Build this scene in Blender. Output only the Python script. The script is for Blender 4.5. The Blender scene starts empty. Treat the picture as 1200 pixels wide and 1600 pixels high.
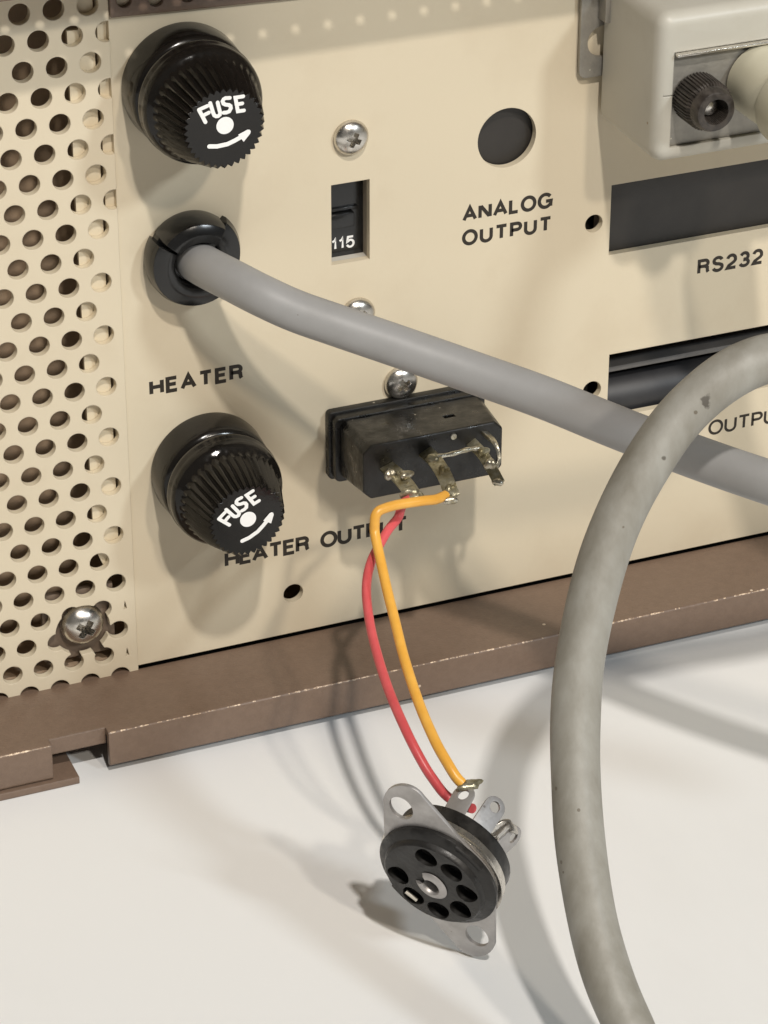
import bpy, bmesh, math, random
from mathutils import Vector, Matrix
from math import sin, cos, pi, radians as rad

random.seed(4)
S = 0.001                                   # everything below is written in millimetres
scene = bpy.context.scene
COL = scene.collection

# ------------------------------------------------------------------ camera
cam_d = bpy.data.cameras.new("camera"); cam = bpy.data.objects.new("camera", cam_d); COL.objects.link(cam)
cam_d.sensor_fit = 'HORIZONTAL'; cam_d.sensor_width = 36; cam_d.lens = 142.87
cam_d.clip_start = 0.01; cam_d.clip_end = 20
right = Vector((0.92677, -0.37561, 0.00199)); down = Vector((-0.18599, -0.46351, -0.86635)); fwd = Vector((0.32634, 0.80254, -0.49943))
m = Matrix((right, -down, -fwd)).transposed().to_4x4()
m.translation = Vector((-108.978, -373.860, 153.307)) * S
cam.matrix_world = m
scene.camera = cam

# ------------------------------------------------------------------ world and lamps (indoor bench, ceiling lamps)
w = bpy.data.worlds.new("World"); scene.world = w; w.use_nodes = True
bg = w.node_tree.nodes['Background']; bg.inputs[0].default_value = (1.0, 0.955, 0.89, 1); bg.inputs[1].default_value = 0.165

def lamp(name, direction, dist, size, power, color, target=(35, -20, -60), shape='DISK', size_y=None):
    d = bpy.data.lights.new(name, 'AREA'); d.shape = shape; d.size = size; d.energy = power; d.color = color
    if size_y: d.size_y = size_y
    o = bpy.data.objects.new(name, d); COL.objects.link(o)
    dv = Vector(direction).normalized()
    o.location = Vector(target) * S - dv * dist
    o.rotation_euler = dv.to_track_quat('-Z', 'Y').to_euler()
    return o
lamp("ceiling_lamp_warm", (-2.2, 17.5, -14.0), 1.5, 0.075, 9.0, (1.0, 0.90, 0.77))
lamp("ceiling_lamp_cool", (-9.5, 17.0, -12.5), 1.5, 0.15, 11.0, (0.86, 0.94, 1.0))
lamp("ceiling_lamp_high", (1.7, 12.9, -18.3), 1.5, 0.055, 20.0, (1.0, 0.94, 0.875))
scene.view_settings.view_transform = 'Standard'; scene.view_settings.look = 'None'
scene.view_settings.exposure = -0.60; scene.view_settings.gamma = 1.0

# ------------------------------------------------------------------ materials
def mat(name, c1, c2=None, rough=0.5, metal=0.0, nscale=400, bump=0.0, bscale=3000, bevel=0.0, rough2=None,
        speck=None, speck_scale=900, speck_size=0.08, marks=None, spec=0.5, coat=0.0, mixlo=.35, mixhi=.65, stretch=None):
    M = bpy.data.materials.new(name); M.use_nodes = True
    nt = M.node_tree; N = nt.nodes; L = nt.links; b = N['Principled BSDF']
    b.inputs['Roughness'].default_value = rough; b.inputs['Metallic'].default_value = metal
    b.inputs['Specular IOR Level'].default_value = spec
    b.inputs['Coat Weight'].default_value = coat; b.inputs['Coat Roughness'].default_value = .15
    b.inputs['Base Color'].default_value = (*c1, 1)
    tc = N.new('ShaderNodeTexCoord'); out = None
    vec = tc.outputs['Object']
    if stretch:
        mp = N.new('ShaderNodeMapping'); mp.inputs['Scale'].default_value = stretch
        L.new(vec, mp.inputs['Vector']); vec = mp.outputs[0]
    if c2:
        n = N.new('ShaderNodeTexNoise'); n.inputs['Scale'].default_value = nscale; n.inputs['Detail'].default_value = 5
        n.inputs['Roughness'].default_value = .6
        L.new(vec, n.inputs['Vector'])
        r = N.new('ShaderNodeMapRange'); r.inputs[1].default_value = mixlo; r.inputs[2].default_value = mixhi
        L.new(n.outputs[0], r.inputs[0])
        mx = N.new('ShaderNodeMix'); mx.data_type = 'RGBA'
        mx.inputs[6].default_value = (*c1, 1); mx.inputs[7].default_value = (*c2, 1)
        L.new(r.outputs[0], mx.inputs[0]); out = mx.outputs[2]
        if rough2 is not None:
            rr = N.new('ShaderNodeMapRange'); rr.inputs[1].default_value = mixlo; rr.inputs[2].default_value = mixhi
            rr.inputs[3].default_value = rough; rr.inputs[4].default_value = rough2
            L.new(n.outputs[0], rr.inputs[0]); L.new(rr.outputs[0], b.inputs['Roughness'])
    if speck:
        v = N.new('ShaderNodeTexVoronoi'); v.inputs['Scale'].default_value = speck_scale
        L.new(tc.outputs['Object'], v.inputs['Vector'])
        lt = N.new('ShaderNodeMath'); lt.operation = 'LESS_THAN'; lt.inputs[1].default_value = speck_size
        L.new(v.outputs['Distance'], lt.inputs[0])
        mx = N.new('ShaderNodeMix'); mx.data_type = 'RGBA'; mx.inputs[6].default_value = (*c1, 1)
        mx.inputs[7].default_value = (*speck, 1)
        if out: L.new(out, mx.inputs[6])
        L.new(lt.outputs[0], mx.inputs[0]); out = mx.outputs[2]
    for (p, rr_, colr, sx) in (marks or []):       # small stains at fixed places on the thing
        g = N.new('ShaderNodeNewGeometry'); mp = N.new('ShaderNodeVectorMath'); mp.operation = 'SUBTRACT'
        mp.inputs[1].default_value = [q * S for q in p]
        L.new(g.outputs['Position'], mp.inputs[0])
        sc = N.new('ShaderNodeVectorMath'); sc.operation = 'MULTIPLY'; sc.inputs[1].default_value = sx
        L.new(mp.outputs[0], sc.inputs[0])
        nn = N.new('ShaderNodeTexNoise'); nn.inputs['Scale'].default_value = 1500; L.new(g.outputs['Position'], nn.inputs['Vector'])
        ln = N.new('ShaderNodeVectorMath'); ln.operation = 'LENGTH'; L.new(sc.outputs[0], ln.inputs[0])
        ad = N.new('ShaderNodeMath'); ad.operation = 'MULTIPLY_ADD'; ad.inputs[1].default_value = rr_ * S * 1.4; ad.inputs[2].default_value = -rr_ * S * .7
        L.new(nn.outputs[0], ad.inputs[0])
        s2 = N.new('ShaderNodeMath'); s2.operation = 'ADD'; L.new(ln.outputs['Value'], s2.inputs[0]); L.new(ad.outputs[0], s2.inputs[1])
        r = N.new('ShaderNodeMapRange'); r.inputs[1].default_value = rr_ * S * .75; r.inputs[2].default_value = rr_ * S * 1.1
        r.inputs[3].default_value = 1; r.inputs[4].default_value = 0
        L.new(s2.outputs[0], r.inputs[0])
        mx = N.new('ShaderNodeMix'); mx.data_type = 'RGBA'; mx.inputs[6].default_value = (*c1, 1); mx.inputs[7].default_value = (*colr, 1)
        if out: L.new(out, mx.inputs[6])
        L.new(r.outputs[0], mx.inputs[0]); out = mx.outputs[2]
    if out: L.new(out, b.inputs['Base Color'])
    nrm = None
    if bevel:
        bv = N.new('ShaderNodeBevel'); bv.samples = 4; bv.inputs['Radius'].default_value = bevel * S; nrm = bv.outputs[0]
    if bump:
        n2 = N.new('ShaderNodeTexNoise'); n2.inputs['Scale'].default_value = bscale; n2.inputs['Detail'].default_value = 3
        L.new(vec, n2.inputs['Vector'])
        bp = N.new('ShaderNodeBump'); bp.inputs['Strength'].default_value = bump; bp.inputs['Distance'].default_value = .0001
        L.new(n2.outputs[0], bp.inputs['Height'])
        if nrm: L.new(nrm, bp.inputs['Normal'])
        nrm = bp.outputs[0]
    if nrm: L.new(nrm, b.inputs['Normal'])
    return M

M = {}
M['panel'] = mat('cream_panel_paint', (.65, .568, .420), (.575, .485, .345), .55, mixlo=.5, mixhi=.95, nscale=55, bump=.12, bscale=1400, bevel=.12, speck=(.30, .22, .12), speck_scale=60, speck_size=.012)
M['grille'] = mat('cream_grille_paint', (.66, .578, .43), (.58, .49, .35), .5, mixlo=.5, mixhi=.95, nscale=60, bump=.12, bscale=1400, bevel=.22, speck=(.35, .27, .16), speck_scale=60, speck_size=.012)
M['ink'] = mat('black_ink', (.022, .016, .010), rough=.6)
M['white_ink'] = mat('white_ink', (.86, .86, .84), rough=.55)
M['brown'] = mat('brown_powder_paint', (.160, .108, .076), (.178, .121, .086), .40, nscale=900, bump=.55, bscale=2300, bevel=.3, speck=(.62, .50, .38), speck_scale=110, speck_size=.028)
M['brown_edge'] = mat('worn_edge_highlight', (.25, .17, .11), (.80, .62, .44), .30, nscale=1400, bump=.9, bscale=2600, mixlo=.45, mixhi=.62)  # pale tone: chipped paint and the edge highlight put into the colour
M['brown_in'] = mat('dull_brown_inside', (.32, .235, .16), (.38, .28, .19), .6, nscale=200, bump=.3, bscale=2000)
M['bracket'] = mat('dark_bracket_paint', (.125, .09, .065), (.15, .11, .08), .5, nscale=300, bump=.3, bscale=2000)
M['dark'] = mat('dark_blanking_plate', (.022, .019, .016), (.030, .026, .022), .5, nscale=150, bump=.1, bscale=800)
M['black_in'] = mat('black_interior', (.008, .007, .006), rough=.8)
M['bake'] = mat('black_bakelite', (.007, .006, .005), (.010, .0085, .007), .10, nscale=250, bump=.14, bscale=1300, rough2=.2, bevel=.12, spec=.38)
M['bake_matte'] = mat('dusty_black_plastic', (.0045, .004, .0035), (.010, .009, .007), .22, nscale=350, bump=.5, bscale=1300, rough2=.55, bevel=.18, speck=(.30, .27, .22), speck_scale=420, speck_size=.07)
M['black_gloss'] = mat('glossy_black_nylon', (.006, .006, .006), (.010, .010, .010), .2, nscale=200, bump=.15, bscale=900, bevel=.2, spec=.55)
M['socket_black'] = mat('moulded_black_socket', (.009, .0085, .008), (.020, .019, .018), .24, nscale=420, bump=.5, bscale=1500, rough2=.6, bevel=.1)
M['chrome'] = mat('nickel_screw', (.72, .69, .64), (.56, .53, .48), .20, 1.0, nscale=700, bump=.25, bscale=1200, bevel=.1, rough2=.34)
M['tin'] = mat('tinned_metal', (.50, .485, .475), (.40, .385, .375), .42, .75, nscale=260, bump=.4, bscale=900, rough2=.55, bevel=.1, speck=(.28, .26, .24), speck_scale=300, speck_size=.09)
M['solder'] = mat('solder', (.66, .64, .56), (.36, .32, .22), .22, .95, nscale=800, bump=.9, bscale=1500, rough2=.45)
M['flux'] = mat('flux_coated_lug', (.42, .40, .30), (.20, .17, .09), .28, .7, nscale=700, bump=.9, bscale=1500, rough2=.45)
M['zinc'] = mat('dull_zinc_plate', (.34, .32, .28), (.28, .265, .235), .5, .55, nscale=500, bump=.5, bscale=1500, speck=(.55, .52, .44), speck_scale=350, speck_size=.08)
M['gray_pvc'] = mat('smooth_grey_pvc', (.31, .307, .303), (.26, .255, .245), .46, nscale=110, mixlo=.48, mixhi=.9, bump=.2, bscale=700, rough2=.55, speck=(.13, .12, .10), speck_scale=150, speck_size=.03)
M['hood'] = mat('pale_grey_plastic', (.50, .48, .415), (.44, .415, .345), .42, mixlo=.5, mixhi=.9, nscale=120, bump=.12, bscale=1200, bevel=.3, speck=(.34, .27, .18), speck_scale=170, speck_size=.04)
M['boot'] = mat('ivory_boot_plastic', (.56, .53, .40), (.60, .57, .44), .42, nscale=120, bump=.1, bscale=1200)
M['dirty'] = mat('grimy_grey_pvc', (.43, .405, .34), (.30, .275, .215), .48, nscale=130, bump=.5, bscale=700, mixlo=.42, mixhi=.72,
                 speck=(.14, .12, .09), speck_scale=190, speck_size=.055)
M['red'] = mat('red_wire_insulation', (.62, .085, .095), (.68, .11, .12), .36, nscale=300, bump=.15, bscale=800)
M['yellow'] = mat('yellow_wire_insulation', (.80, .40, .055), (.86, .46, .08), .34, nscale=300, bump=.15, bscale=800)
M['table'] = mat('white_bench_top', (.80, .805, .80), (.74, .74, .725), .5, mixlo=.5, mixhi=.9, nscale=22, stretch=(1, .35, 1), bump=.15, bscale=500, speck=(.40, .37, .30), speck_scale=48, speck_size=.016)
M['knob_plastic'] = mat('worn_dark_knob', (.028, .023, .019), (.06, .05, .042), .34, nscale=700, bump=.5, bscale=1500, rough2=.5, bevel=.08, mixlo=.42, mixhi=.6)
M['switch_wall'] = mat('switch_frame_plastic', (.30, .25, .19), (.36, .31, .24), .5, nscale=400)
M['switch_sill'] = mat('switch_sill_metal', (.58, .55, .48), rough=.45)
M['greyrail'] = mat('grey_rail_plastic', (.105, .10, .095), (.13, .125, .12), .4, nscale=200)
M['d_shell'] = mat('dark_grey_shell', (.022, .022, .024), (.032, .032, .034), .5, nscale=200)

# ------------------------------------------------------------------ mesh helpers
class MB:
    def __init__(s): s.v = []; s.f = []
    def add(s, V, F):
        o = len(s.v); s.v += [tuple(p) for p in V]; s.f += [tuple(i + o for i in f) for f in F]; return s
    def box(s, x0, x1, y0, y1, z0, z1):
        V = [(x, y, z) for x in (x0, x1) for y in (y0, y1) for z in (z0, z1)]
        return s.add(V, [(0, 1, 3, 2), (4, 6, 7, 5), (0, 4, 5, 1), (2, 3, 7, 6), (0, 2, 6, 4), (1, 5, 7, 3)])
    def rings(s, R, close=True, cap0=True, cap1=True):
        n = len(R[0]); V = [p for r in R for p in r]; F = []
        for k in range(len(R) - 1):
            for i in range(n if close else n - 1):
                j = (i + 1) % n; F.append((k * n + i, k * n + j, (k + 1) * n + j, (k + 1) * n + i))
        if cap0: F.append(tuple(range(n - 1, -1, -1)))
        if cap1: F.append(tuple((len(R) - 1) * n + i for i in range(n)))
        return s.add(V, F)
    def lathe(s, prof, c=(0, 0, 0), axis=(0, -1, 0), up=(0, 0, 1), n=48, rf=None, cap0=True, cap1=True, a0=0, a1=2 * pi):
        """prof: (distance along axis, radius)."""
        a = Vector(axis).normalized(); u = Vector(up); u = (u - a * u.dot(a)).normalized(); w_ = a.cross(u); c = Vector(c)
        full = abs(a1 - a0 - 2 * pi) < 1e-6
        m_ = n if full else n + 1
        R = []
        for (d, r) in prof:
            ring = []
            for i in range(m_):
                t = a0 + (a1 - a0) * i / n; rr = rf(d, r, t) if rf else r
                ring.append(c + a * d + (u * cos(t) + w_ * sin(t)) * rr)
            R.append(ring)
        return s.rings(R, full, cap0, cap1)
    def prism(s, pts, f0, f1):
        n = len(pts); V = [f0(*p) for p in pts] + [f1(*p) for p in pts]
        F = [tuple(range(n - 1, -1, -1)), tuple(range(n, 2 * n))] + [(i, (i + 1) % n, n + (i + 1) % n, n + i) for i in range(n)]
        return s.add(V, F)
    def tube(s, pts, r, n=20, sub=8, cap=True):
        P = smooth(pts, sub) if sub > 1 else [Vector(p) for p in pts]
        rr = r if callable(r) else (lambda t: r)
        T = []
        for i in range(len(P)):
            T.append((P[min(i + 1, len(P) - 1)] - P[max(i - 1, 0)]).normalized())
        u = Vector((0, 0, 1)); u = u - T[0] * u.dot(T[0])
        if u.length < .1: u = Vector((1, 0, 0)) - T[0] * T[0].x
        u.normalize(); R = []
        for i, p in enumerate(P):
            u = (u - T[i] * u.dot(T[i])).normalized(); w_ = T[i].cross(u); q = rr(i / (len(P) - 1))
            R.append([p + (u * cos(2 * pi * k / n) + w_ * sin(2 * pi * k / n)) * q for k in range(n)])
        return s.rings(R, True, cap, cap)
def smooth(pts, sub):
    P = [Vector(p) for p in pts]; P = [P[0] * 2 - P[1]] + P + [P[-1] * 2 - P[-2]]; out = []
    for i in range(1, len(P) - 2):
        p0, p1, p2, p3 = P[i - 1:i + 3]
        # centripetal-like catmull-rom
        for k in range(sub):
            t = k / sub
            out.append(.5 * ((2 * p1) + (p2 - p0) * t + (2 * p0 - 5 * p1 + 4 * p2 - p3) * t * t + (3 * p1 - p0 - 3 * p2 + p3) * t ** 3))
    out.append(P[-2]); return out
def rrect(x0, x1, z0, z1, r, n=5):
    out = []
    for cx, cz, a in ((x1 - r, z1 - r, 0), (x0 + r, z1 - r, 90), (x0 + r, z0 + r, 180), (x1 - r, z0 + r, 270)):
        for k in range(n + 1):
            t = rad(a + 90 * k / n); out.append((cx + r * cos(t), cz + r * sin(t)))
    return out
def wloc(o):
    v = Vector((0, 0, 0))
    while o: v = v + o.location; o = o.parent
    return v
def build(name, mb, material, parent=None, smooth_angle=35, bevel=0, bseg=2, origin=None):
    me = bpy.data.meshes.new(name)
    off = wloc(parent) if parent else Vector((0, 0, 0))
    if origin: off = Vector(origin) * S
    me.from_pydata([tuple(Vector(p) * S - off) for p in mb.v], [], mb.f); me.validate()
    b = bmesh.new(); b.from_mesh(me); bmesh.ops.recalc_face_normals(b, faces=b.faces)
    if bevel:
        es = [e for e in b.edges if len(e.link_faces) == 2 and e.calc_face_angle(0) > rad(30)]
        bmesh.ops.bevel(b, geom=es, offset=bevel * S, segments=bseg, profile=.6, affect='EDGES', clamp_overlap=True)
    b.to_mesh(me); b.free()
    for m_ in (material if isinstance(material, (list, tuple)) else [material]): me.materials.append(m_)
    if smooth_angle:
        me.shade_smooth(); me.set_sharp_from_angle(angle=rad(smooth_angle))
    o = bpy.data.objects.new(name, me); COL.objects.link(o)
    if parent: o.parent = parent
    if origin: o.location = Vector(origin) * S
    return o
def cut(o, *cutters, smooth_angle=35):
    for mb in cutters:
        c = build('cutter', mb, M['dark'], None, 0)
        if o.parent: c.location = -Vector((0, 0, 0))
        # bring cutter into world space (object o may be parented)
        md = o.modifiers.new('b', 'BOOLEAN'); md.object = c; md.operation = 'DIFFERENCE'; md.solver = 'EXACT'
        md.material_mode = 'INDEX'
        bpy.context.view_layer.update()
        dg = bpy.context.evaluated_depsgraph_get()
        me = bpy.data.meshes.new_from_object(o.evaluated_get(dg))
        o.modifiers.clear(); old = o.data; nm = old.name; mats = [m_ for m_ in old.materials]
        o.data = me; bpy.data.meshes.remove(old); me.name = nm
        me.materials.clear(); [me.materials.append(m_) for m_ in mats]
        for p in me.polygons: p.material_index = 0
        cm = c.data; bpy.data.objects.remove(c); bpy.data.meshes.remove(cm)
        if smooth_angle:
            me.shade_smooth(); me.set_sharp_from_angle(angle=rad(smooth_angle))
    return o
def thing(name, label, cat, loc=(0, 0, 0), group=None):
    o = bpy.data.objects.new(name, None); COL.objects.link(o); o.location = Vector(loc) * S; o.empty_display_size = .005
    o['label'] = label; o['category'] = cat
    if group: o['group'] = group
    return o
def tag(o, label, cat, group=None):
    o['label'] = label; o['category'] = cat
    if group: o['group'] = group
    return o

# ------------------------------------------------------------------ stroke lettering
def arc(cx, cz, rx, rz, a0, a1, n=10):
    return [(cx + rx * cos(rad(a0 + (a1 - a0) * k / n)), cz + rz * sin(rad(a0 + (a1 - a0) * k / n))) for k in range(n + 1)]
G = {
 'H': (.72, [[(0, 0), (0, 1)], [(.72, 0), (.72, 1)], [(0, .52), (.72, .52)]]),
 'E': (.60, [[(.60, 1), (0, 1), (0, 0), (.62, 0)], [(0, .52), (.55, .52)]]),
 'A': (.84, [[(0, 0), (.42, 1), (.84, 0)], [(.14, .33), (.70, .33)]]),
 'T': (.74, [[(0, 1), (.74, 1)], [(.37, 1), (.37, 0)]]),
 'R': (.70, [[(0, 0), (0, 1), (.42, 1)] + arc(.42, .76, .24, .24, 90, -90, 8) + [(0, .52)], [(.44, .52), (.62, .40), (.64, .12), (.70, 0)]]),
 'O': (.92, [arc(.46, .5, .46, .53, 90, 450, 28)]),
 'U': (.72, [[(0, 1), (0, .36)] + arc(.36, .33, .36, .36, 180, 360, 12) + [(.72, 1)]]),
 'P': (.66, [[(0, 0), (0, 1), (.40, 1)] + arc(.40, .74, .26, .26, 90, -90, 8) + [(0, .48)]]),
 'N': (.74, [[(0, 0), (0, 1)], [(.74, 0), (.74, 1)], [(.06, .95), (.68, .05)]]),
 'L': (.54, [[(0, 1), (0, 0), (.54, 0)]]),
 'G': (.88, [arc(.45, .5, .45, .53, 38, 300, 22) + [(.86, .22), (.88, .46), (.50, .46)], [(.86, .30), (.86, 0)]]),
 'S': (.68, [arc(.34, .76, .30, .27, 15, 180, 9) + [(.08, .63), (.22, .54), (.46, .49), (.62, .40)] + arc(.34, .255, .33, .285, 15, -165, 11)]),
 '2': (.62, [arc(.31, .72, .29, .31, 170, 0, 9) + [(.60, .60), (.50, .46), (.12, .20), (.02, 0), (.64, 0)]]),
 '3': (.62, [arc(.30, .75, .27, .28, 160, -90, 10) + [(.22, .47)], [(.30, .48)] + arc(.30, .24, .31, .27, 85, -165, 10)]),
 '1': (.30, [[(0, .72), (.20, .84), (.26, 1), (.26, 0)]]),
 '5': (.60, [[(.56, 1), (.10, 1), (.04, .52), (.16, .60)] + arc(.30, .33, .30, .35, 105, -160, 12)]),
}
def ribbon(mb, pts, wd, f):
    """mitred flat ribbon; f maps (x, z) to a 3-D point"""
    P = [Vector((p[0], p[1])) for p in pts]
    P = [p for i, p in enumerate(P) if i == 0 or (p - P[i - 1]).length > 1e-3]
    closed = (P[0] - P[-1]).length < 1e-4
    if closed: P = P[:-1]
    n = len(P); Lf = []; Rt = []
    for i in range(n):
        a = P[i] - P[i - 1] if (i > 0 or closed) else None
        b = P[(i + 1) % n] - P[i] if (i < n - 1 or closed) else None
        d1 = (a or b).normalized(); d2 = (b or a).normalized(); n1 = Vector((-d1.y, d1.x)); n2 = Vector((-d2.y, d2.x))
        mm = (n1 + n2); mm = mm.normalized() if mm.length > 1e-6 else n1
        k = min(1 / max(mm.dot(n1), .35), 2.2)
        Lf.append(P[i] + mm * wd / 2 * k); Rt.append(P[i] - mm * wd / 2 * k)
    V = [f(*p) for p in Lf] + [f(*p) for p in Rt]
    F = [(i, (i + 1) % n, n + (i + 1) % n, n + i) for i in range(n if closed else n - 1)]
    mb.add(V, F)
def word(name, txt, x0, x1, zb, cap, wd, y, material, parent, slant=0):
    """x0..x1 outer extent, zb baseline, cap height"""
    ws = []; k = (cap - wd)
    for ch in txt: ws.append(.42 * 1.25 if ch == ' ' else G[ch][0] * 1.12)
    tot = sum(ws) * k + wd * len(txt); gap = ((x1 - x0) - tot) / (len(txt) - 1)
    x = x0; mb = MB(); cnt = 0
    for ch, w_ in zip(txt, ws):
        if ch != ' ':
            for st in G[ch][1]:
                yy = y - .012 - .006 * (cnt % 5); cnt += 1
                ribbon(mb, [(x + wd / 2 + p[0] * 1.12 * k, zb + wd / 2 + p[1] * k) for p in st], wd, lambda a, b, yy=yy: (a, yy, b))
        x += w_ * k + wd + gap
    return build(name, mb, material, parent, 0)

GY = .65; GX = .24; GZ = -.26     # perforated sheet: front face and lattice offset
PY = 1.0                     # front face of the rear panel; the grille stands 1 mm proud of it (y = 0)
TZ = -106.2                  # bench top

# ------------------------------------------------------------------ bench
mb = MB(); mb.box(-900, 900, -700, 900, TZ - 25, TZ)
t_ = build('table_top', mb, M['table'], None, 0); t_['kind'] = 'structure'

# ------------------------------------------------------------------ instrument case
case = thing('instrument_case', 'cream metal instrument back with perforated vent and brown base, standing on the white bench', 'instrument', (40, 0, TZ))

mb = MB(); mb.box(3.12, 175, PY, PY + 1.2, -98.22, 46)
panel = build('rear_panel', mb, M['panel'], case, 30)
def cyl(x, z, r, y0=-3, y1=6, n=48, rx=None):
    c = MB(); c.prism([(x + r * cos(2 * pi * k / n), z + r * sin(2 * pi * k / n)) for k in range(n)], lambda a, b: (a, y0, b), lambda a, b: (a, y1, b)); return c
c = MB()
for q in (cyl(62.65, -21.2, 4.65), cyl(77.3, -37.35, 1.45), cyl(28.45, -91.15, 1.6), cyl(78.1, -65.7, 1.55)): c.add(q.v, q.f)
c.box(35.15, 41.1, -3, 6, -36.85, -24.2)
c.box(80.0, 150, -3, 6, -43.05, -31.55)
c.box(80.85, 150, -3, 6, -71.15, -60.05)
cut(panel, c, smooth_angle=30)
# flange of the panel running behind the grille, notched away at top and bottom
mb = MB(); mb.prism([(1.3, 46), (-.9, 46), (-.9, 4.2), (-2.5, 4.2), (-2.5, -76.5), (-1.2, -80.0), (1.3, -80.6)], lambda a, b: (a, GY + 1.25, b), lambda a, b: (a, GY + 1.95, b))
build('panel_flange', mb, M['panel'], case, 30)
build('panel_edge', MB().box(1.75, 3.11, GY + 1.22, GY + 1.9, -98.05, 46), M['panel'], panel, 30)
word('lettering', 'HEATER', 6.75, 21.2, -52.75, 2.62, .60, PY, M['ink'], panel)
word('lettering', 'HEATER OUTPUT', 17.5, 47.4, -84.15, 2.75, .60, PY, M['ink'], panel)
word('lettering', 'ANALOG', 55.75, 70.35, -33.5, 2.50, .55, PY, M['ink'], panel)
word('lettering', 'OUTPUT', 55.75, 70.35, -37.35, 2.50, .55, PY, M['ink'], panel)
word('lettering', 'RS232', 95.3, 106.7, -49.1, 2.62, .55, PY, M['ink'], panel)
word('lettering', 'OUTPUT', 98.95, 113.5, -77.9, 2.60, .45, PY, M['ink'], panel)

# perforated vent sheet: staggered round holes, rows 8.245 mm apart in a column, columns 2.38 mm apart
mb = MB(); mb.box(-75, 3.1, GY, GY + 1.2, -99.0, 46)
grille = build('vent_grille', mb, M['grille'], case, 30)
c = MB(); c2 = MB()
sx, sz = -5.25, -89.75
for i in range(-26, 2):
    for j in range(-25, 11):
        if (i + j) % 2: continue
        x, z = i * 2.38 + GX, j * 4.1225 + GZ
        if i == 1 and (j > 5 or -20 < j < -6): continue
        if i == 1 and j < -20: continue
        q = cyl(x, z, 1.52, n=28)
        (c2 if (x - sx) ** 2 + (z - sz) ** 2 < 7.4 ** 2 else c).add(q.v, q.f)
cut(grille, c, smooth_angle=30)
for i in range(-26, 2):
    for j in range(-25, 11):
        if (i + j) % 2: continue
        x, z = i * 2.38 + GX, j * 4.1225 + GZ
        if i == 1 and (j > 5 or -20 < j < -6): continue
        if i == 1 and j < -20: continue
        if (x - sx) ** 2 + (z - sz) ** 2 < 7.4 ** 2:
            q = cyl(x, z, 1.52, n=28); cut(grille, q, smooth_angle=30)
cut(grille, cyl(sx, sz, 4.25, n=40), smooth_angle=30)
for i, j in ((0, -22), (-1, -21), (-1, -23), (-3, -23), (-4, -22)):       # torn webs between the cut-out and the holes round it
    hx, hz = i * 2.38 + GX, j * 4.1225 + GZ; dx, dz = hx - sx, hz - sz; L_ = math.hypot(dx, dz); ux, uz = dx / L_, dz / L_
    cut(grille, MB().prism([(sx - uz * .95, sz + ux * .95), (hx - uz * .8, hz + ux * .8), (hx + uz * .85, hz - ux * .85), (sx + uz * .95, sz - ux * .95)], lambda a, b: (a, -3.1, b), lambda a, b: (a, 6.1, b)), smooth_angle=30)
for zz in (-86.9, -95.2):
    cut(grille, MB().prism([(1.25, zz - .75), (1.75, zz - .6), (1.6, zz + .2), (1.45, zz + .8)], lambda a, b: (a, -3, b), lambda a, b: (a, 6, b)), smooth_angle=30)

# brown base tray: horizontal ledge with folded front, notched at the left, and the bottom pan below it
mb = MB(); mb.box(-75, 175, -14, 12, -104.75, -99.0 + .2)
r1 = build('base_rail', mb, M['brown'], case, 40, bevel=.45, bseg=3)
cut(r1, MB().box(-80, 180, -13.0, 10.5, -106, -99.9), smooth_angle=40)
cut(r1, MB().box(3.0, 180, .9, 14, -101, -90), smooth_angle=40)
cut(r1, MB().box(-15, -6.3, -20, -12.4, -110, -90), smooth_angle=40)
build('notch_ledge', MB().box(-14.99, -6.31, -12.44, -11.2, -101.5, -98.83), M['brown'], r1, 40)
mb = MB(); mb.box(-75, -11.2, -14.6, 10, -106.15, -104.95)
build('bottom_pan', mb, M['brown'], case, 40, bevel=.2)
mb = MB(); mb.box(-11, 175, -4, 12, -106.1, -105)
build('gap_shade_strip', mb, M['black_in'], case, 0)  # black strip standing in for the shade in the gap under the rail
# paint chips plus painted highlight: tiny bright flakes along the fold, on the bevel
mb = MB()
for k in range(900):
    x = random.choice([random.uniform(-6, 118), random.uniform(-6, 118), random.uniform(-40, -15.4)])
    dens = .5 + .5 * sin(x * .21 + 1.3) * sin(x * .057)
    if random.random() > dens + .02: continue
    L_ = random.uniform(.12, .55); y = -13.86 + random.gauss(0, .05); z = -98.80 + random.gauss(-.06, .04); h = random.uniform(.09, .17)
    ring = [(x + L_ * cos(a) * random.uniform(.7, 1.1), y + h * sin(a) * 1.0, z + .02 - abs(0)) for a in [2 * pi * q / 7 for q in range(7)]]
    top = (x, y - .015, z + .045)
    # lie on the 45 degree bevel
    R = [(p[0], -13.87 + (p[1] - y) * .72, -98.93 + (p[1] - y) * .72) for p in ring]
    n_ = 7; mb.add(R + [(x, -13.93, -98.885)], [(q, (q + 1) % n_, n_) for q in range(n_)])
o = build('chips_and_glints', mb, M['brown_edge'], r1, 60); o['kind'] = 'stuff'
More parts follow.
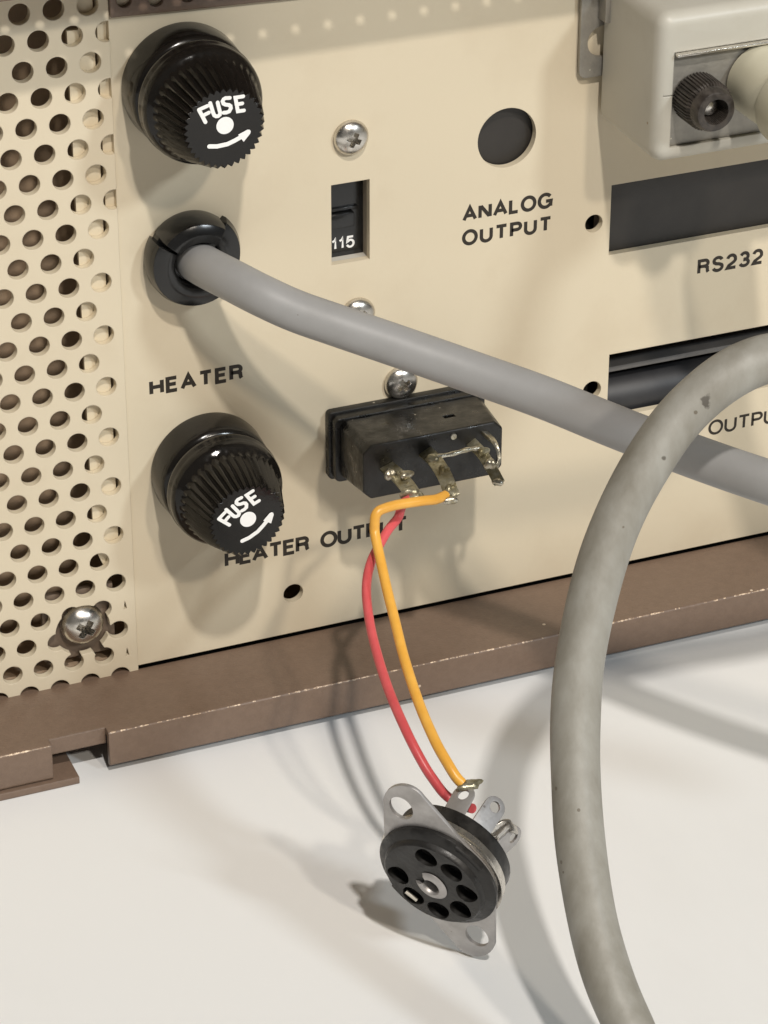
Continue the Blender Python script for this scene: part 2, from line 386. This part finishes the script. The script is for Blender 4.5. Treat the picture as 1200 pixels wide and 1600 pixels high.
# inside of the case, seen through the openings
mb = MB(); mb.box(-75, 175, 16, 17, -98, 46); build('inner_wall', mb, M['brown_in'], case, 0)
mb = MB(); mb.box(-75, 175, 2.5, 16, -98, -96.8); build('inner_floor', mb, M['brown_in'], case, 0)
mb = MB(); mb.box(-11.0, .2, 2.25, 3.2, -95.2, -83.5); build('screw_bracket', mb, M['bracket'], case, 30, bevel=.3)
mb = MB(); mb.box(74.5, 79.0, 4.5, 5.2, -70, -33); build('backing_strip', mb, M['dark'], case, 30)
mb = MB(); mb.box(26, 31, 8, 9, -94, -88); build('backing_strip', mb, M['black_in'], case, 30)
mb = MB(); mb.lathe([(0, 6.2), (.8, 6.2)], (62.65, 3.4, -21.2), n=40); build('hole_plug', mb, M['dark'], case, 30)
mb = MB(); mb.box(79.2, 152, 2.28, 3.0, -44.5, -30); build('blanking_plate', mb, M['dark'], case, 30)
# receptacle behind the lower slot
mb = MB(); mb.box(79.4, 152, 9.0, 9.8, -73, -58.5); rec = build('slot_receptacle', mb, M['black_in'], case, 30)
build('slot_rail', MB().box(79.6, 150, 4.2, 9.0, -65.0, -64.1), M['greyrail'], rec, 30, bevel=.2)
mb = MB(); mb.prism([(6.2 + 3.4 * cos(t), -70.6 + 3.9 * sin(t)) for t in [2 * pi * k / 32 for k in range(32)]], lambda a, b: (81.6, a, b), lambda a, b: (150, a, b))
build('slot_shell', mb, M['d_shell'], rec, 40, bevel=.3)
# brown perforated top cover overhanging the panel (it stands above the picture and throws the shadow bands at the top)
mb = MB(); mb.box(-75, 175, -13.5, 16, 15.5, 16.5)
cover = build('top_cover', mb, M['brown'], case, 30)
c = MB(); n = 16
for i in range(-14, 30):
    for j in range(0, 6):
        x, y = i * 4.76 + (2.38 if j % 2 else 0), -11 + j * 4.12
        if y > 13: continue
        c.prism([(x + .8 * cos(2 * pi * k / n), y + .8 * sin(2 * pi * k / n)) for k in range(n)], lambda a, b: (a, b, 12), lambda a, b: (a, b, 20))
cut(cover, c, smooth_angle=30)

# brown strip lying against the top of the panel, a little askew, with two of its holes showing
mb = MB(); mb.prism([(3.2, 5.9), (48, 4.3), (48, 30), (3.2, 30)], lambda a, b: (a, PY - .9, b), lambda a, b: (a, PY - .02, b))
fl = build('brown_top_strip', mb, M['brown'], case, 30, bevel=.15)
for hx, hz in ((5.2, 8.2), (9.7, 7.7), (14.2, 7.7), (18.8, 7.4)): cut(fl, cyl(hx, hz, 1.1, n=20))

# ------------------------------------------------------------------ screws
def cross_cut(c, ax, up, size, depth):
    """phillips recess: two tapered blades"""
    a = Vector(ax).normalized(); u = Vector(up).normalized(); w_ = a.cross(u); c = Vector(c); out = []
    for p, q in ((u, w_), (w_, u)):
        mb_ = MB(); V = []
        for h, L_, t in ((1.5, size * 1.0, size * .30), (-depth, size * .42, size * .18)):
            for s1, s2 in ((-1, -1), (1, -1), (1, 1), (-1, 1)): V.append(c + a * h + p * s1 * L_ + q * s2 * t)
        mb_.add(V, [(3, 2, 1, 0), (4, 5, 6, 7), (0, 1, 5, 4), (1, 2, 6, 5), (2, 3, 7, 6), (3, 0, 4, 7)]); out.append(mb_)
    return out
def make_screw(name, x, y, z, r, h, ang, label, group='panel screws'):
    mb_ = MB(); prof = [(-1.5, r * .5), (-.02, r * .5), (0, r * .97), (h * .18, r)]
    for k in range(1, 9):
        t = rad(90 * k / 9); prof.append((h * .18 + h * .82 * sin(t), r * cos(t) ** .8 if k < 9 else 0))
    prof.append((h * 1.0, r * .05))
    mb_.lathe(prof, (x, y, z), n=48)
    o_ = build(name, mb_, M['chrome'], None, 50, origin=(x, y, z))
    for cc in cross_cut((x, y - h, z), (0, -1, 0), (sin(rad(ang)), 0, cos(rad(ang))), r * .62, h * .75): cut(o_, cc, smooth_angle=45)
    return tag(o_, label, 'screw', group)
make_screw('panel_screw', 38.1, PY - .02, -17.1, 2.65, 1.7, 24, 'shiny nickel pan-head screw above the 115 voltage switch')
make_screw('panel_screw', 39.1, PY - .02, -45.3, 2.65, 1.7, 40, 'shiny nickel screw below the 115 voltage switch, half hidden by the smooth grey cable')
make_screw('panel_screw', 46.0, PY - .02, -57.9, 2.65, 1.7, 60, 'dull nickel screw just above the black outlet block, touched by the grey cable')
make_screw('grille_screw', -5.1, 2.2, -89.0, 3.35, 2.9, 35, 'large shiny dome screw in the ragged cut-out at the bottom of the perforated vent')

# ------------------------------------------------------------------ fuse holders
def make_fuse(name, x, z, label):
    t = thing(name, label, 'fuse holder', (x, PY, z), 'fuse holders')
    mb_ = MB(); mb_.lathe([(.02, 8.75), (.8, 8.85), (4.4, 8.65), (4.9, 8.55), (5.3, 8.3), (5.6, 7.9), (5.75, 7.4), (5.8, 5)], (x, PY, z), n=72)
    build('collar', mb_, M['bake'], t, 40)
    NT = 36
    def rf(d, r, a):
        if d < 10.2: return r
        ph = (a * NT / (2 * pi)) % 1.0
        tri = abs(ph * 2 - 1)                    # 0 in the groove, 1 at the ridge
        amp = min((d - 10.2) / 1.2, 1) * .56
        return r - amp * (1 - tri ** .8) + .05 * sin(a * 3 + d)
    mb_ = MB()
    prof = [(5.4, 5.0), (5.9, 7.5), (6.2, 8.25), (6.7, 8.55), (7.4, 8.66), (7.9, 8.5), (8.3, 8.55), (8.9, 8.52), (9.4, 8.38), (9.75, 8.15), (10.0, 7.9), (10.25, 7.65), (10.6, 7.48), (11.2, 7.35), (12, 7.22), (13.5, 6.9), (15, 6.5), (16.4, 6.08), (17.3, 5.8), (17.5, 5.65)]
    mb_.lathe(prof, (x, PY, z), n=NT * 6, rf=rf, cap1=True)
    cap = build('cap', mb_, M['bake'], t, 32)
    return t, cap
FUSE = [[(-3.69, 2.87), (-2.80, .91)], [(-3.60, 2.90), (-2.43, 3.25)], [(-3.26, 1.89), (-2.28, 2.25)],
        [(-2.06, 3.61), (-1.66, 2.1), (-1.52, 1.75), (-1.26, 1.55), (-.95, 1.53), (-.72, 1.70), (-.66, 1.98), (-.99, 3.54)],
        [(.78, 3.94), (.15, 4.0), (-.12, 3.88), (-.27, 3.61), (-.15, 3.25), (.15, 3.05), (.62, 2.93), (.86, 2.72), (.90, 2.40), (.65, 1.98), (.25, 1.88), (-.17, 1.92)],
        [(2.73, 3.88), (1.59, 3.86), (1.90, 1.81), (2.78, 1.80)], [(1.72, 2.86), (2.56, 2.87)]]
def fuse_text(t, cap, x, z, rot):
    yb = PY - 17.5; cr, sr = cos(rad(rot)), sin(rad(rot)); mb_ = MB(); k = 0
    def T(a, b): return (x + a * cr - b * sr, z + a * sr + b * cr)
    def rib(pts, wd, kk):
        y = yb - .02 - .012 * kk
        ribbon(mb_, [T(*p) for p in pts], wd, lambda a, b: (a, y, b))
        for e in (pts[0], pts[-1]):              # round the stroke ends
            X, Z = T(*e); mb_.add([(X + wd / 2 * cos(q), y - .004, Z + wd / 2 * sin(q)) for q in [2 * pi * j / 14 for j in range(14)]], [tuple(range(14))])
    for st in FUSE: rib([(p[0] * .97, p[1] * .97) for p in st], .53, k); k += 1
    rib([(-2.3, -2.62), (-1.19, -2.79), (.26, -2.69), (1.3, -2.35), (2.18, -1.98)], .62, k); k += 1
    y = yb - .02 - .012 * k
    V = [T(*p) for p in [(1.78, -1.58), (3.1, -1.06), (3.45, -1.12), (3.58, -1.36), (3.50, -1.68), (2.55, -2.72)]]
    mb_.add([(p[0], y, p[1]) for p in V], [tuple(range(len(V)))])
    k += 1; y = yb - .05
    V = [T(1.22 * cos(q), 1.22 * sin(q)) for q in [2 * pi * j / 32 for j in range(32)]]
    mb_.add([(p[0], y, p[1]) for p in V], [tuple(range(32))])
    build('lettering', mb_, M['white_ink'], cap, 0)
f1, cap1 = make_fuse('fuse_holder', 13.25, -5.15, 'black ribbed fuse holder at the top left, its white FUSE print nearly level')
fuse_text(f1, cap1, 13.35, -4.75, 0)
f2 = f1.copy(); COL.objects.link(f2); f2.location = Vector((15.2, PY, -65.95)) * S
f2['label'] = 'black ribbed fuse holder below the word HEATER, its white FUSE print tilted steeply'
caps2 = None
for ch in list(f1.children):
    c_ = ch.copy(); COL.objects.link(c_); c_.parent = f2
    if ch.name.startswith('cap'): caps2 = c_; c_.rotation_euler = (0, rad(0), 0)
fuse_text(f2, caps2, 15.3, -65.75, 25)

# ------------------------------------------------------------------ voltage selector
vs = thing('voltage_selector', 'small recessed black slide switch reading 115 between two screws', 'switch', (38.1, PY + 1.2, -30.5))
build('frame_wall', MB().box(41.15, 41.9, PY + 1.22, 6, -37.5, -23.5), M['switch_wall'], vs, 30)
build('frame_wall', MB().box(34.3, 35.1, PY + 1.22, 6, -37.5, -23.5), M['switch_wall'], vs, 30)
build('sill', MB().box(35.1, 41.15, PY + 1.22, 6, -37.7, -36.95), M['switch_sill'], vs, 30)
build('lintel', MB().box(35.1, 41.15, PY + 1.22, 6, -24.1, -23.3), M['switch_wall'], vs, 30)
sl = build('slider', MB().box(35.12, 41.13, PY + 2.7, 6, -36.93, -24.12), M['black_gloss'], vs, 30)
build('slider_ridge', MB().box(35.6, 40.2, PY + 2.25, PY + 2.7, -29.6, -29.1), M['black_gloss'], sl, 30, bevel=.12)
build('slider_knob', MB().box(35.6, 39.4, PY + 1.6, PY + 2.7, -32.0, -29.75), M['black_gloss'], sl, 30, bevel=.2)
word('lettering', '115', 36.15, 39.8, -35.8, 1.9, .33, PY + 2.68, M['white_ink'], sl)

# ------------------------------------------------------------------ strain relief and grey mains cable
HX, HZ = 13.5, -30.95
sr = thing('strain_relief', 'glossy black cable bushing gripping the smooth grey cable above HEATER', 'bushing', (HX, PY, HZ))
mb = MB(); mb.lathe([(.02, 6.3), (1.0, 6.45), (1.9, 6.3), (2.2, 5.9), (2.2, 3.6)], (HX, PY, HZ), n=56); build('collar', mb, M['black_gloss'], sr, 40)
def half(a0, a1, ro, h):
    mb_ = MB(); n_ = 26
    sec = [(3.35, .3), (3.4, h - .9), (3.75, h - .25), (4.4, h), (5.2, h - .1), (ro - .35, h - .7), (ro, h - 1.7), (ro + .12, 1.2), (ro - .1, .1)]
    R = []
    for k in range(n_ + 1):
        t = rad(a0 + (a1 - a0) * k / n_); R.append([(HX + r * cos(t), PY - d, HZ + r * sin(t)) for r, d in sec])
    mb_.rings(R); return mb_
build('clamp_half', half(52, 141, 6.6, 5.6), M['black_gloss'], sr, 40)
build('clamp_half', half(148, 300, 6.95, 4.6), M['black_gloss'], sr, 40)
build('clamp_ear', half(-55, 44, 7.15, 3.2), M['black_gloss'], sr, 40)
gray = [(13.5, 5, -31.4), (13.5, 0, -31.3), (13.6, -3.0, -30.9), (14.2, -6.6, -30.5), (16.0, -11.2, -30.6), (18.6, -15.0, -31.5), (22.4, -18.2, -33.1), (27.1, -21.6, -34.6), (34.9, -27.2, -37.0), (43.0, -33.6, -39.4), (50.1, -41.0, -41.0), (57.2, -50.5, -42.5), (64.0, -61.5, -43.0), (69.2, -70.5, -42.9), (77.5, -82.5, -43.4), (92, -99, -46), (110, -114, -52)]
mb = MB(); mb.tube(gray, 2.95, n=40, sub=8)
gc = build('mains_cable', mb, M['gray_pvc'], None, 60, origin=(13.5, PY, -31.4))
tag(gc, 'smooth grey round cable running from the black bushing down to the right edge', 'cable')

# ------------------------------------------------------------------ black outlet block
ob = thing('outlet_block', 'black three-lug outlet block with yellow and red wires soldered to it, above HEATER OUTPUT', 'electrical outlet', (46, PY, -66))
def slab(pts, d0, d1):
    return MB().prism(pts, lambda a, b: (a, PY - d0, b), lambda a, b: (a, PY - d1, b))
build('flange', slab(rrect(33.9, 58.9, -71.6, -60.25, .7), .02, 1.5), M['bake_matte'], ob, 40, bevel=.2)
build('rim', slab(rrect(34.3, 58.6, -71.3, -60.6, .9), 1.5, 3.2), M['bake_matte'], ob, 40, bevel=.28)
# tapered body, corners clipped
def oct_(x0, x1, z0, z1, c_): return [(x0 + c_, z0), (x1 - c_, z0), (x1, z0 + c_), (x1, z1 - c_), (x1 - c_, z1), (x0 + c_, z1), (x0, z1 - c_), (x0, z0 + c_)]
mb = MB(); a = oct_(35.1, 58.0, -70.9, -60.9, .9); b_ = oct_(34.2, 56.5, -68.3, -59.4, 1.3); b_ = oct_(34.3, 56.5, -68.4, -59.4, 1.3)
mb.rings([[(p[0], PY - 3.2, p[1]) for p in a], [(p[0], PY - 14.4, p[1]) for p in b_]])
body = build('body', mb, M['bake_matte'], ob, 40, bevel=.4, bseg=3)
cc = MB(); cc.box(49.2, 51.0, PY - 9.7, PY - 8.6, -61.2, -58.5)
cut(body, cc)
def strip(P, wdir, wd, th, n=2):
    """bent metal strip along P; wdir: width directions, one or per point"""
    P = smooth(P, 5); mb_ = MB(); R = []
    for i, p in enumerate(P):
        T = (P[min(i + 1, len(P) - 1)] - P[max(i - 1, 0)]).normalized(); w_ = Vector(wdir); w_ = (w_ - T * w_.dot(T)).normalized(); nn = T.cross(w_)
        t = i / (len(P) - 1); ww = wd(t) if callable(wd) else wd
        R.append([p + w_ * ww / 2 + nn * th / 2, p - w_ * ww / 2 + nn * th / 2, p - w_ * ww / 2 - nn * th / 2, p + w_ * ww / 2 - nn * th / 2])
    return mb_.rings(R)
def blob(c, r, sq=(1, 1, 1), seed=0, n=10):
    rn = random.Random(seed); mb_ = MB(); c = Vector(c); R = []
    for i in range(1, n):
        ph = pi * i / n; ring = []
        for k in range(14):
            a_ = 2 * pi * k / 14; q = r * (1 + .22 * sin(3 * a_ + seed) * sin(ph) + rn.uniform(-.06, .06))
            ring.append(c + Vector((q * sin(ph) * cos(a_) * sq[0], q * sin(ph) * sin(a_) * sq[1], q * cos(ph) * sq[2])))
        R.append(ring)
    return mb_.rings(R)
Y0 = PY - 14.3
def lug(pts, wdir, wd, material, name='solder_lug'):
    return build(name, strip(pts, wdir, wd, .55), material, ob, 45, bevel=.12)
l1 = lug([(38.0, Y0, -63.4), (38.4, -17, -63.3), (38.9, -20.2, -64.0), (39.2, -22.2, -65.2)], (1, 0, .35), 2.3, M['flux'])
l2 = lug([(44.1, Y0, -62.2), (44.2, -17.2, -62.0), (44.3, -20.5, -62.9), (44.2, -23.4, -64.6)], (1, 0, .5), 2.2, M['flux'])
l3 = lug([(51.5, Y0, -62.2), (51.7, -17, -62.4), (52.0, -19.6, -63.4), (52.3, -21.9, -64.8)], (1, 0, .6), 1.7, M['flux'])
l4 = lug([(53.5, Y0, -60.9), (53.9, -16.5, -61.3), (54.0, -17.7, -63.0), (53.3, -18.2, -64.2)], (.3, 1, 0), 1.0, M['solder'])
build('solder', blob((37.2, -16.6, -62.9), .85, (1.1, 1, 1), 3), M['solder'], l1, 60)
build('solder', blob((39.0, -20.4, -64.4), 1.15, (1.3, .9, .9), 5), M['flux'], l1, 60)
build('solder', blob((39.0, -18.2, -62.5), .8, (1.4, .9, .8), 8), M['solder'], l1, 60)
build('solder', blob((44.2, -16.4, -61.8), .95, (1.1, 1, .8), 6), M['flux'], l2, 60)
build('solder', blob((44.2, -22.6, -64.2), 1.0, (1.0, .9, 1.2), 9), M['flux'], l2, 60)
build('solder', blob((44.5, -19.3, -62.6), .8, (1.1, .8, 1.3), 21), M['flux'], l2, 60)
build('solder', blob((43.7, -24.0, -64.7), .75, (1.5, .8, .8), 23), M['solder'], l2, 60)
build('solder', blob((40.0, -21.6, -65.0), .8, (.8, .9, 1.2), 25), M['flux'], l1, 60)
build('solder', blob((51.6, -17.3, -61.8), .8, (1.2, .8, .9), 27), M['flux'], l3, 60)
build('solder', blob((52.0, -19.2, -63.0), .95, (.9, 1, 1.1), 11), M['solder'], l3, 60)
build('solder', blob((52.3, -21.6, -64.7), .7, (1.3, 1, .8), 12), M['solder'], l3, 60)
mb = MB(); mb.tube([(44.4, -16.6, -61.5), (47, -16.9, -61.35), (49.5, -16.8, -61.2), (51.7, -16.8, -61.4)], lambda t: .36 + .05 * sin(t * 23), n=10, sub=6)
build('jumper_wire', mb, M['solder'], ob, 60)
build('pin_dimple', MB().lathe([(0, .55), (.25, .45)], (48.6, Y0, -60.6), n=14), M['solder'], ob, 40)

# ------------------------------------------------------------------ red and yellow wires
yw = [(43.35, -23.0, -64.3), (41.4, -23.9, -64.1), (39.43, -24.2, -63.75), (37.2, -24.4, -63.5), (35.0, -24.6, -63.3), (33.2, -24.9, -63.25), (32.05, -25.1, -63.4), (31.45, -25.3, -64.0), (31.25, -25.5, -65.0), (31.1, -26.0, -66.5), (30.6, -29.2, -68.7), (29.5, -34.6, -70.7), (28.46, -39.99, -72.36), (27.09, -46.86, -74.29), (25.87, -55.11, -76.32), (25.5, -61.6, -78.2), (25.85, -65.2, -79.7), (26.3, -66.9, -80.8), (26.9, -67.6, -81.6)]
mb = MB(); mb.tube(yw, .73, n=16, sub=8)
tag(build('yellow_wire', mb, M['yellow'], None, 60, origin=yw[0]), 'yellow insulated wire from the middle lug of the outlet block to the tube socket', 'wire')
rw = [(38.4, -21.6, -64.6), (37.3, -21.4, -65.2), (37.0, -21.3, -66.2), (36.4, -21.6, -67.4), (34.2, -23.4, -67.9), (32.25, -25.0, -69.0), (30.3, -26.7, -70.3), (28.5, -29.4, -71.7), (27.0, -33.2, -73.0), (25.31, -39.7, -74.75), (23.7, -49.0, -76.7), (23.1, -57.2, -78.7), (23.75, -61.7, -81.4), (24.77, -63.49, -83.5), (25.77, -64.5, -85.1), (26.8, -65.6, -85.9), (27.5, -67.0, -85.9), (27.9, -68.9, -85.1)]
mb = MB(); mb.tube(rw, .68, n=16, sub=8)
tag(build('red_wire', mb, M['red'], None, 60, origin=rw[0]), 'red insulated wire hanging from the left lug of the outlet block to the tube socket', 'wire')

# ------------------------------------------------------------------ tube socket
Cc = Vector((21.24, -73.79, -90.35)); Nn = Vector((-.75, -.617, -.238)).normalized()
Uu = Vector((-.433, .187, .882)); Uu = (Uu - Nn * Uu.dot(Nn)).normalized(); Vv = Nn.cross(Uu)
def sk(a, b, d): return Cc + Uu * a + Vv * b + Nn * d
so = thing('tube_socket', 'black seven-hole tube socket with a silver two-eared mounting plate lying on the bench', 'tube socket', tuple(Cc + Nn * 0 - Vector((0, 0, 15.3))))
# mounting plate: round centre with two rounded ears
def ear(s):
    e = 11.9 * s; r = 3.95; pts = []
    return e, r
pts = []
Rr = 8.6
# tangent outline circle(0,Rr) -> ear circle(11.9, r)
def outline(Rr, e, r):
    be = math.acos((Rr - r) / e); P = []
    for s in (0, 1):
        base = pi * s
        P += [(e * cos(base) + r * cos(base + t), e * sin(base) + r * sin(base + t)) for t in [-be + 2 * be * k / 14 for k in range(15)]]
        P += [(Rr * cos(base + t), Rr * sin(base + t)) for t in [be + (pi - 2 * be) * k / 12 for k in range(13)]]
    return P
def skew(a, b): return b - .38 * math.copysign(max(abs(a) - 8.5, 0), a)
mb = MB(); mb.prism([(a, skew(a, b)) for a, b in outline(8.3, 12.0, 3.75)], lambda a, b: sk(a, b, -.25), lambda a, b: sk(a, b, .25))
plate = build('mounting_plate', mb, M['tin'], so, 40, bevel=.08)
for s in (1, -1):
    q = MB(); q.prism([(11.8 * s + 2.0 * cos(t), 1.85 * sin(t) - s * (.55 + .35 * cos(t) * s)) for t in [2 * pi * k / 28 for k in range(28)]], lambda a, b: sk(a, b, -2), lambda a, b: sk(a, b, 2)); cut(plate, q, smooth_angle=40)
def disc(prof, n=56, rf=None, c=(0, 0)): return MB().lathe(prof, sk(c[0], c[1], 0), axis=Nn, up=Uu, n=n, rf=rf)
# raised bright ring behind the plate, black body front and back
build('clamp_ring', disc([(-1.9, 8.3), (-1.8, 8.75), (-.9, 8.75), (-.7, 8.95), (-.26, 9.0)]), M['chrome'], so, 40)
fb = build('body', disc([(.26, 8.65), (.8, 8.7), (1.1, 8.45), (1.45, 7.75), (1.6, 7.45), (2.1, 7.3), (2.35, 7.05), (2.4, 6.0)]), M['socket_black'], so, 40)
bb = build('back_body', disc([(-4.6, 7.5), (-4.2, 8.3), (-1.92, 8.45)]), M['socket_black'], so, 40)
AN = [-20.74 - 45.0 * k for k in range(7)]
for k, an in enumerate(AN):
    t = rad(an); er = Vector((cos(t), sin(t))); et = Vector((-sin(t), cos(t))); q = MB(); pp = []
    for j in range(20):
        s_ = 2 * pi * j / 20; a_ = cos(s_); b_ = sin(s_)
        p_ = er * (5.2 + a_ * 1.6) + et * (b_ * (1.62 - .35 * a_)); pp.append((p_.x, p_.y))
    q.prism(pp, lambda a, b: sk(a, b, .7), lambda a, b: sk(a, b, 5)); cut(fb, q, smooth_angle=40)
    # spring contact inside the hole
    if k == 5:
        P_ = [sk(*(er * 5.75 + et * .95), 2.0), sk(*(er * 5.95 - et * .95), 2.0)]
        build('contact', MB().tube(P_, .3, n=10, sub=1), M['switch_sill'], so, 60)
    # solder tag at the back: strip with a rounded, pierced end
    P0 = sk(*(er * 5.2), -4.3)
    lean = {0: .12, 1: .06, 2: .28, 3: -.1, 4: .1, 5: .2, 6: .0}[k]; ln = {0: 6.2, 1: 7.0, 2: 6.2}.get(k, 4.2)
    dirv = (-Nn + (Uu * er.x + Vv * er.y) * lean).normalized(); wv = (Uu * et.x + Vv * et.y); nv = dirv.cross(wv).normalized()
    hw = 1.55; out_ = [(0, -hw), (ln - hw, -hw)] + [(ln - hw + hw * cos(q_), hw * sin(q_)) for q_ in [rad(-90 + 180 * j / 10) for j in range(1, 10)]] + [(ln - hw, hw), (0, hw), (0, hw * .6)]
    mbt = MB(); mbt.prism(out_, lambda a, b: P0 + dirv * a + wv * b - nv * .2, lambda a, b: P0 + dirv * a + wv * b + nv * .2)
    tg = build('solder_tag', mbt, M['tin'], so, 40, bevel=.06)
    hq = MB(); hq.prism([(ln - hw + .85 * cos(s_), .75 * sin(s_)) for s_ in [2 * pi * j / 18 for j in range(18)]], lambda a, b: P0 + dirv * a + wv * b - nv * 1, lambda a, b: P0 + dirv * a + wv * b + nv * 1)
    cut(tg, hq, smooth_angle=40)
    if k == 0:
        tip = P0 + dirv * (ln - .6)
        build('solder', blob(tip + Vector((.3, .2, .5)), .95, (1.5, 1.0, .6), 4), M['flux'], tg, 60)
        build('solder', blob(tip + Vector((1.2, .2, .7)), .7, (1.6, 1.0, .6), 14), M['flux'], tg, 60)
# curled earth tag between the two pierced tags
mb = strip([sk(.1, -4.0, -4.4), sk(0, -4.7, -6.8), sk(-.1, -5.6, -8.8), sk(-.5, -6.6, -9.4), sk(-1.2, -7.2, -8.4)], Uu + Nn * .3, 1.5, .4)
build('earth_tag', mb, M['chrome'], so, 45, bevel=.06)
mb = strip([sk(-.6, -3.6, -4.4), sk(-.7, -4.6, -5.8), sk(-.6, -5.8, -6.9)], Uu + Nn * .2, 1.0, .35)
build('earth_tag', mb, M['chrome'], so, 45, bevel=.06)
# centre eyelet: rolled, split tube
mb = MB(); R = []; n_ = 30
sec = [(1.35, .9), (1.35, 2.7), (1.6, 2.95), (2.3, 2.85), (2.75, 2.5), (1.8, 2.3)]
for k in range(n_ + 1):
    t = rad(70 + 300 * k / n_); sc_ = 1 - .18 * (k / n_)
    R.append([sk(r * sc_ * cos(t), r * sc_ * .88 * sin(t), d) for r, d in sec])
mb.rings(R); build('centre_eyelet', mb, M['tin'], so, 50)
hole_c = MB().lathe([(.8, 1.35), (5, 1.35)], sk(0, 0, 0), axis=Nn, up=Uu, n=24); cut(fb, hole_c, smooth_angle=40)
# keying bosses at the body rim
for s in (1, -1):
    q = MB(); q.prism([(7.9 * s * cos(rad(a_)) , 7.9 * s * sin(rad(a_))) for a_ in range(-84, -50, 4)] + [(8.75 * s * cos(rad(a_)), 8.7 * s * sin(rad(a_))) for a_ in range(-50, -85, -4)], lambda a, b: sk(a, b, .27), lambda a, b: sk(a, b, 1.3))
    build('rim_boss', q, M['socket_black'], so, 40, bevel=.1)

# ------------------------------------------------------------------ serial plug: metal flange, hood, thumbscrew, boot and grimy cable
sp = thing('serial_cable', 'pale grey plug with black thumbscrew and a grimy grey cable looping down', 'plug and cable', (90, PY, -8))
pl = build('plug_flange', slab(rrect(73.4, 150, -13.3, 9, 1.2), .4, 1.1), M['zinc'], sp, 40, bevel=.15)
cut(pl, cyl(77.0, -7.9, 2.4, -8, 8))
build('plug_flange_lip', slab(rrect(76.1, 78.5, -4.3, 9, .2), 1.12, 3.5), M['zinc'], sp, 40, bevel=.15)
mb = MB(); RR = []
for d_, ins in [(1.6, 0), (16.9, 0), (17.6, .12), (18.2, .42), (18.65, .85), (18.9, 1.35), (19.0, 1.9)]:
    RR.append([(p[0], PY - d_, p[1]) for p in rrect(76.9 + ins, 150 - ins, -20.4 + ins, 2.2 - ins, 2.2 - ins * .9, 8)])
mb.rings(RR); hd = build('hood', mb, M['hood'], sp, 50)
def cb(x0, x1, z0, z1, d0, d1): return MB().box(x0, x1, PY - d1, PY - d0, z0, z1)
cut(hd, cb(79.35, 94.6, -17.9, -3.55, 17.6, 25), smooth_angle=40)
cut(hd, cb(78.0, 79.34, -10.0, -9.88, 17.0, 25), smooth_angle=40)
mt = build('face_plate', cb(79.42, 94.5, -17.82, -3.62, 17.65, 18.5), M['zinc'], sp, 30, bevel=.1)
build('plate_lip', cb(79.42, 100, -3.98, -3.6, 18.5, 20.0), M['chrome'], mt, 30, bevel=.1)
# thumbscrew
tx, tz = 83.2, -10.7
def kn(d, r, a):
    if d < 18.7 or d > 23.2: return r
    return r - (.26 if int(a * 44 / (2 * pi) * 2) % 2 else 0)
ts = build('thumbscrew', MB().lathe([(18.52, 3.1), (18.8, 3.7), (22.8, 3.65), (23.1, 3.4), (23.4, 3.25), (24.4, 3.15), (25.0, 2.85), (25.15, 2.3), (25.1, 1.9), (22.0, 1.6)], (tx, PY, tz), n=176, rf=kn, cap1=True), M['knob_plastic'], sp, 30)
build('screw_end', MB().lathe([(21.9, 1.45), (23.0, 1.25), (23.3, .7)], (tx, PY, tz), n=20), M['chrome'], ts, 40)
# cable boot
bx_, bz_ = 93.3, -9.6
build('boot', MB().lathe([(19.0, 5.4), (27, 5.25), (28.2, 5.0), (28.2, 5.8), (29, 6.1), (40, 6.0), (41, 5.6)], (bx_, PY, bz_), n=48), M['boot'], sp, 35)
db = [(bx_, -38, bz_), (94, -50, -9.8), (98, -63, -11.5), (99, -74, -16.0), (92, -75, -21.5)] + [(74.91, -71.91, -24.22), (66.13, -72.55, -22.98), (59.94, -72.4, -24.78), (53.73, -72.64, -29.22), (48.09, -74.06, -35.19), (43.43, -76.1, -41.52), (39.74, -78.76, -48.2), (36.43, -82.22, -55.92), (34.47, -85.58, -62.6), (33.01, -89.36, -68.63), (31.66, -94.05, -75.05), (30.92, -99.4, -82.12), (30.81, -104.54, -87.45), (31.33, -109.9, -91.72), (32.41, -118.82, -97.34)] + [(37, -138, -102.8)]
M['dirty'] = mat('grimy_grey_pvc', (.315, .305, .27), (.205, .19, .155), .48, nscale=170, stretch=(1, 1, .4), bump=.5, bscale=700, mixlo=.38, mixhi=.72,
    speck=(.14, .12, .09), speck_scale=190, speck_size=.05, rough2=.6,
    marks=[((56.06, -75.27, -25.72), .62, (.09, .08, .065), (1, 1, .62)), ((53.39, -76.53, -29.49), .5, (.12, .11, .10), (1, 1, .6)), ((49.87, -76.66, -32.0), .34, (.12, .11, .09), (1, 1, 1))])
mb = MB(); mb.tube(db, lambda t: 3.18 + .03 * sin(t * 61), n=40, sub=10)
build('cable_jacket', mb, M['dirty'], sp, 60)
bpy.context.view_layer.update()
